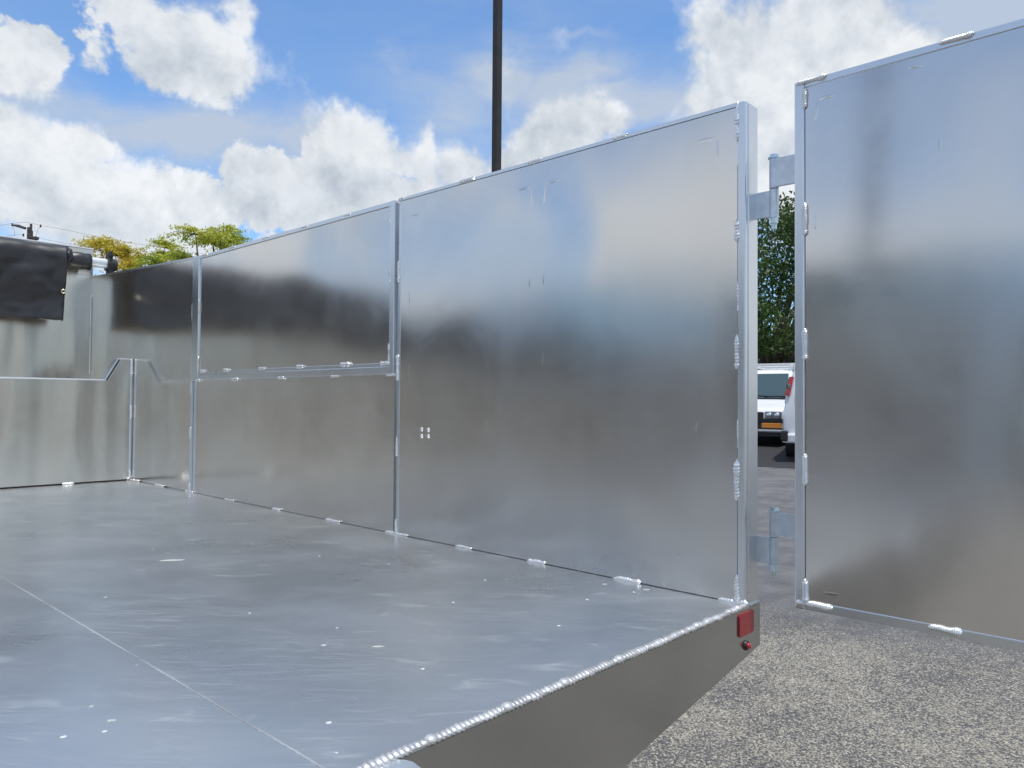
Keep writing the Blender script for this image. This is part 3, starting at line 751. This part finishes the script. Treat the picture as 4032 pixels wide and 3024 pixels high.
        bm = BM(); prism(bm, [(s*.965, y0+1.55, 1.22), (s*.965, y0+2.25, 1.22), (s*.85, y0+2.25, 1.78), (s*.85, y0+1.85, 1.78)], (s*.02, 0, .004), .005); obj('side_window', bm, M_glass, root, local=True)
        # pressed blank panel where a rear side window would be
        bm = BM()
        P = [(s*.975, 5.22), (s*.975, 4.55)]
        prism(bm, [(s*.963, y0+4.35, 1.23), (s*.963, y0+5.22, 1.23), (s*.872, y0+5.20, 1.74), (s*.872, y0+4.35, 1.74)], (s*.014, 0, .003), .012); obj('blank_window_panel', bm, M_white, root, local=True)
        bm = BM(); prism(bm, [(s*.05, y0+5.582, 1.36), (s*.74, y0+5.582, 1.36), (s*.66, y0+5.515, 1.80), (s*.05, y0+5.515, 1.80)], (0, .012, .003), .02); obj('blank_rear_window', bm, M_white, root, local=True)
        bm = BM(); prism(bm, [(s*.938, y0+5.56, 1.40), (s*.83, y0+5.56, 1.40), (s*.76, y0+5.50, 1.80), (s*.85, y0+5.49, 1.80), (s*.875, y0+5.42, 1.74), (s*.955, y0+5.46, 1.40)], (0, .03, 0), .006); tl = obj('tail_light', bm, M_redt, root, local=True)
        bm = BM(); box(bm, (s*.865-.05, y0+5.54, 1.55), (s*.865+.05, y0+5.575, 1.64), .006); obj('reversing_lens', bm, M_lamp, tl, local=True)
    bm = BM(); box(bm, (-.98, y0+5.52, .40), (.98, y0+5.74, .60), .04); obj('rear_bumper', bm, M_white, root, local=True)
    for a in (-1.0, .86): bm = BM(); box(bm, (a, y0+5.6, .44), (a+.14, y0+5.80, .66), .03); obj('bumper_end', bm, M_plast, root, local=True)
    if rack:
        bm = BM(); M_r = plain('white_rack', (.75, .76, .77), .3)
        for yy in (1.9, 3.2, 4.6): box(bm, (-.86, y0+yy, 2.165), (.86, y0+yy+.06, 2.215), .008)
        for s in (1, -1):
            box(bm, (s*.78-.02, y0+1.8, 2.16), (s*.78+.02, y0+4.9, 2.20), .006)
            for yy in (1.9, 3.2, 4.6): box(bm, (s*.70-.04, y0+yy-.03, 2.0), (s*.70+.05, y0+yy+.09, 2.17), .02)
        obj('roof_rack', bm, M_r, root, local=True)
    return root
# front van: nose towards us and a little to the left
q = atd(2925, 1600, 19.4); hd = R(66)                      # heading from camera to van
dirv = Vector((math.sin(hd), math.cos(hd), 0))
def place(px, d):
    p = atd(px, 1600, d); return Vector((p.x, p.y, gz(p.x, p.y)))
nose = place(2935, 19.4)
yaw1 = -R(64)+R(-17)
def van_at(nose, ang, label, rack=True):
    # local -Y axis is the nose direction; ang rotates local frame about Z
    c = nose - Matrix.Rotation(ang, 3, 'Z') @ Vector((0, -2.8, 0))
    c.z = gz(nose.x, nose.y); return van((c.x, c.y, c.z), ang, label, rack)
van_at(nose, yaw1, 'white cargo van facing us with amber turn signals and a white roof rack')
tail = place(3078, 15.9)
ang2 = R(113)-R(5)
c2_ = tail - Matrix.Rotation(ang2, 3, 'Z') @ Vector((1.0, 2.75, 0))
van((c2_.x, c2_.y, gz(tail.x, tail.y)), ang2, 'white cargo van seen from behind with its red tail light beside the open rear door', False)

# ------------------------------------------------------------------ trees
def leafmat(name, a, b, c_):
    m, t, p = newmat(name); co = t.nodes.new('ShaderNodeNewGeometry').outputs['Position']
    rnd = N(t, t.nodes.new('ShaderNodeNewGeometry').outputs['Random Per Island'])
    base = mix(t, rnd, a, b); base = mix(t, nz(t, co, .8, 3).sstep(.45, .62), base, c_)
    t.links.new(base, p.inputs['Base Color']); p.inputs['Roughness'].default_value = .55
    tr = t.nodes.new('ShaderNodeBsdfTranslucent'); t.links.new(base, tr.inputs[0])
    ms = t.nodes.new('ShaderNodeMixShader'); ms.inputs[0].default_value = .35
    t.links.new(p.outputs[0], ms.inputs[1]); t.links.new(tr.outputs[0], ms.inputs[2])
    t.links.new(ms.outputs[0], t.nodes['Material Output'].inputs[0]); return m
def leaves(name, cen, size, aspect, mat, parent, flat=.0):
    n = len(cen); a = rng.normal(size=(n, 3)); a[:, 2] *= (1-flat); a /= np.linalg.norm(a, axis=1)[:, None]
    b = rng.normal(size=(n, 3)); b[:, 2] *= (1-flat); b -= (b*a).sum(1)[:, None]*a; b /= np.linalg.norm(b, axis=1)[:, None]
    s = size*(.6+.8*rng.random((n, 1))); u = a*s; v = b*s*aspect
    V = np.stack([cen-u, cen+v*.9-u*.1, cen+u, cen-v*.9-u*.1], 1).reshape(-1, 3)
    me = bpy.data.meshes.new(name); me.vertices.add(4*n); me.vertices.foreach_set('co', V.ravel())
    me.loops.add(4*n); me.loops.foreach_set('vertex_index', np.arange(4*n)); me.polygons.add(n)
    me.polygons.foreach_set('loop_start', np.arange(n)*4); me.update(); me.validate()
    o = bpy.data.objects.new(name, me); col.objects.link(o); me.materials.append(mat); o.parent = parent; return o
M_bark = plain('bark', (.16, .13, .10), .9, nscale=8, namp=.4, bscale=25, bdist=.02)
def branches(bm, start, tips, r):
    for tp in tips:
        s = Vector(start); e = Vector(tp); mid = s.lerp(e, .5)+Vector((random.uniform(-.3, .3), random.uniform(-.3, .3), .12*(e-s).length))
        pts = [s, s.lerp(mid, .5)+Vector((0, 0, .06)), mid, mid.lerp(e, .5)+Vector((0, 0, .04)), e]
        path_tube(bm, pts, [r, r*.8, r*.6, r*.4, r*.15], 6)
def oak(loc, h, rad, label, seed, mat, nleaf=26000, clump=230):
    random.seed(seed); root = empty('oak_tree', loc, label, 'tree')
    clumps = []; bm = BM(); hb = h*.24
    path_tube(bm, [(0, 0, -.1), (.1, .05, hb*.5), (.0, .1, hb)], [h*.035, h*.028, h*.024], 12)
    for k in range(clump):
        z = random.random(); th = random.uniform(0, 2*math.pi); prof = math.sqrt(max(1-((z-.42)/.6)**2, .02))
        rr = rad*prof*random.uniform(.45, 1.05); clumps.append(Vector((rr*math.cos(th), rr*math.sin(th), h*.17+z*h*.8)))
    branches(bm, (0, .1, hb*.9), random.sample(clumps, 26), h*.014)
    obj('trunk', bm, M_bark, root, smooth=True, local=True)
    c = np.array([tuple(v) for v in clumps]); idx = rng.integers(0, len(c), nleaf)
    r_ = rng.normal(size=(nleaf, 3)); r_ /= np.linalg.norm(r_, axis=1)[:, None]; r_ *= (rng.random((nleaf, 1))**.4)*np.array([[.75, .75, .42]])*(rad/4)
    leaves('crown', c[idx]+r_, .075, .55, mat, root)
    return root
M_oak = leafmat('oak_leaves', (.035, .07, .012), (.085, .15, .025), (.05, .10, .02))
p = place(3040, 29)
oak((p.x, p.y, p.z), 8.6, 4.6, 'dense dark green tree with spreading crown directly behind the parked white vans', 3, M_oak, 60000, 320)
def feathery(px, d, top, rad, label, seed, mat, n=15):
    """flat-topped tree with layered sprays of small leaflets"""
    random.seed(seed); p = place(px, d); h = top; root = empty('flowering_tree', (p.x, p.y, 0), label, 'tree')
    bm = BM(); path_tube(bm, [(0, 0, -.1), (.15, .1, h*.3), (-.1, .15, h*.5)], [.2, .16, .13], 10); tips = []; C_ = []
    for k in range(n):
        th = random.uniform(0, 2*math.pi); rr = rad*math.sqrt(random.random()); z = h*(1-.34*(rr/rad)**1.5-random.random()**1.3*.30)
        tips.append(Vector((rr*math.cos(th), rr*math.sin(th), z)))
    branches(bm, (-.1, .15, h*.48), tips, .06)
    for t_ in tips:
        R_ = random.uniform(.55, 1.05)
        for s in range(26):
            th = random.uniform(0, 2*math.pi); r_ = R_*random.random()**.6
            e = t_+Vector((r_*math.cos(th), r_*math.sin(th), .18*random.uniform(-1, 1)-.28*(r_/R_)**2)); path_tube(bm, [t_-Vector((0, 0, .15)), t_.lerp(e, .6)+Vector((0, 0, .05)), e], [.012, .008, .004], 3)
            k = rng.random((46, 1)); base = np.array(t_.lerp(e, .35)); C_.append(base+(np.array(e)-base)*k*1.15+rng.normal(size=(46, 3))*np.array([[.085, .085, .035]]))
    obj('trunk', bm, M_bark, root, smooth=True, local=True)
    leaves('crown', np.concatenate(C_), .045, .42, mat, root, flat=.35)
M_y1 = leafmat('golden_leaves', (.58, .44, .04), (.70, .56, .07), (.55, .52, .06))
M_y2 = leafmat('yellow_green_leaves', (.42, .46, .04), (.58, .58, .08), (.30, .40, .04))
feathery(430, 26, 7.3, 2.5, 'golden brown feathery tree poking up beside the tarp roller', 5, M_y1, 40)
feathery(840, 24, 7.35, 2.8, 'tallest pale green feathery tree over the side wall, farthest right', 8, M_y2, 46)
feathery(640, 27, 7.5, 2.3, 'low green feathery tree standing right beside the golden brown one', 12, M_y2, 34)
# low scrub of trees along the lot behind and left of the camera (seen in the metal)
for i, (x, y, h, r_) in enumerate(((-26, 14, 5.0, 3.4), (-27, 4, 4.4, 3.2), (-30, -6, 5.2, 3.6), (-10, -24, 5.5, 3.6), (4, -27, 5, 3.4))):
    oak((x, y, 0), h, r_, ['round green tree at the far edge of the lot, beside the dark wall', 'short green tree across the lot from the truck, lowest of its row', 'broad green tree at the far corner of the lot', 'green tree behind the open rear doors', 'bushy green tree farthest behind the truck'][i], 20+i, M_oak, 6000, 90)

# ------------------------------------------------------------------ dark building behind the oak
def building():
    p = place(3040, 36); root = empty('low_building', (p.x, p.y, p.z), 'low dark blue building with a white louvre vent beneath the tree behind the vans', 'building', rz=-R(66))
    M_b = plain('dark_blue_wall', (.035, .045, .06), .7, nscale=1.5, namp=.2)
    bm = BM(); box(bm, (-9, 0, 0), (9, 8, 3.9)); obj('wall', bm, M_b, root, local=True)
    bm = BM(); box(bm, (-9.3, -.4, 3.9), (9.3, 8.3, 4.1), .02); obj('roof', bm, plain('roof_edge', (.10, .11, .12), .7), root, local=True)
    bm = BM(); lx = -.66
    for k in range(6): box(bm, (lx, -.07, 2.70+k*.13), (lx+.45, -.02, 2.77+k*.13), .004)
    obj('louvre_vent', bm, plain('white_louvre', (.7, .7, .7), .5), root, local=True)
    for k in range(3):
        bm = BM(); box(bm, (2+k*2.2, -.03, 1.1), (3.4+k*2.2, .0, 2.5), .01); obj('window', bm, M_glass, root, local=True)
building()

# ------------------------------------------------------------------ lamp posts
M_pole = plain('dark_bronze_paint', (.022, .018, .015), .55, nscale=4, namp=.3)
def lamp_post(x, y, z, label, w=.082):
    root = empty('lamp_post', (x, y, z), label, 'lamp post', 'lamp posts of the parking lot')
    bm = BM(); prism(bm, [(-.1, -.1, 0), (.1, -.1, 0), (.1, .1, 0), (-.1, .1, 0)], (0, 0, .05)); tube(bm, (0, 0, .0), (0, 0, .7), .28, .28, 24); obj('base', bm, plain('concrete', (.4, .39, .36), .8, nscale=6, namp=.1), root, local=True)
    bm = BM(); box(bm, (-w, -w, .7), (w, w, 11.6), .01); obj('pole', bm, M_pole, root, local=True)
    for s in (1, -1):
        bm = BM(); box(bm, (min(s*.08, s*.5), -.04, 11.3), (max(s*.08, s*.5), .04, 11.38)); box(bm, (min(s*.5, s*1.15), -.22, 11.22), (max(s*.5, s*1.15), .22, 11.45), .03); obj('lamp_head', bm, M_pole, root, local=True)
p = place(1947, 17.2); lamp_post(p.x, p.y, p.z, 'tall dark square lamp post rising behind the side wall')
lamp_post(-17.5, 6.2, 0, 'dark square lamp post across the lot, reflected in the open rear door', .13)

# ------------------------------------------------------------------ utility pole and its lines
def utility():
    d = 60.0
    def P(px, py): return atd(px, py, d)
    b = P(107, 1570); root = empty('utility_pole', (b.x, b.y, 0), 'weathered utility pole with a crossarm and insulators over the tarp', 'utility pole')
    M_w = plain('weathered_wood', (.075, .065, .06), .9, nscale=6, namp=.3)
    t0 = P(108, 878)
    bm = BM(); tube(bm, (b.x, b.y, 0), (b.x, b.y, t0.z-.55), .2, .15, 14); tube(bm, (b.x, b.y, t0.z-.55), (b.x, b.y, t0.z), .1, .09, 12); obj('pole', bm, M_w, root)
    e1 = P(48, 886); e2 = P(100, 899)
    bm = BM(); path_tube(bm, [e2, e2.lerp(e1, .5)+Vector((0, 0, .05)), e1], [.12, .13, .07], 6); obj('crossarm', bm, M_w, root)
    for a in ((48, 884), (160, 889), (141, 935), (92, 925)): bm = BM(); q = P(*a); tube(bm, q-Vector((0, 0, .12)), q+Vector((0, 0, .1)), .07, .05, 8); obj('insulator', bm, M_dark, root)
    bm = BM(); q = P(114, 915); tube(bm, q-Vector((0, 0, .7)), q+Vector((0, 0, .4)), .14, .14, 12); q = P(130, 938); box(bm, q-Vector((.35, .35, .1)), q+Vector((.35, .35, .1)), .02); obj('cable_box', bm, M_w, root)
    M_c = plain('cable', (.03, .03, .035), .6)
    def wire(pts, label, dd=60):
        bm = BM(); V = [atd(x, y, q) for x, y, q in pts]; path_tube(bm, V, .010, 5)
        tag(obj('power_line', bm, M_c), label, 'cable', 'power lines at the utility pole')
    wire([(-400, 905, 58), (-150, 897, 59), (0, 888, 60), (48, 880, 60), (75, 877, 60), (108, 876, 60), (135, 881, 60), (160, 888, 60), (260, 905, 60), (340, 923, 60), (480, 950, 61), (700, 985, 62), (950, 1020, 64)], 'upper thin cable running over the top of the utility pole')
    wire([(-400, 960, 58), (0, 933, 60), (60, 926, 60), (92, 923, 60)], 'lower thin cable ending at the left side of the utility pole')
    wire([(120, 930, 60), (141, 935, 60), (240, 955, 60), (400, 985, 61), (700, 1030, 62), (950, 1060, 64)], 'lower thin cable leaving the utility pole towards the trees')
    wire([(48, 890, 60), (56, 905, 60), (58, 926, 60)], 'short jumper wire hanging from the crossarm tip')
    wire([(160, 889, 60), (148, 905, 60), (141, 935, 60)], 'short jumper wire hanging on the right of the utility pole')
utility()
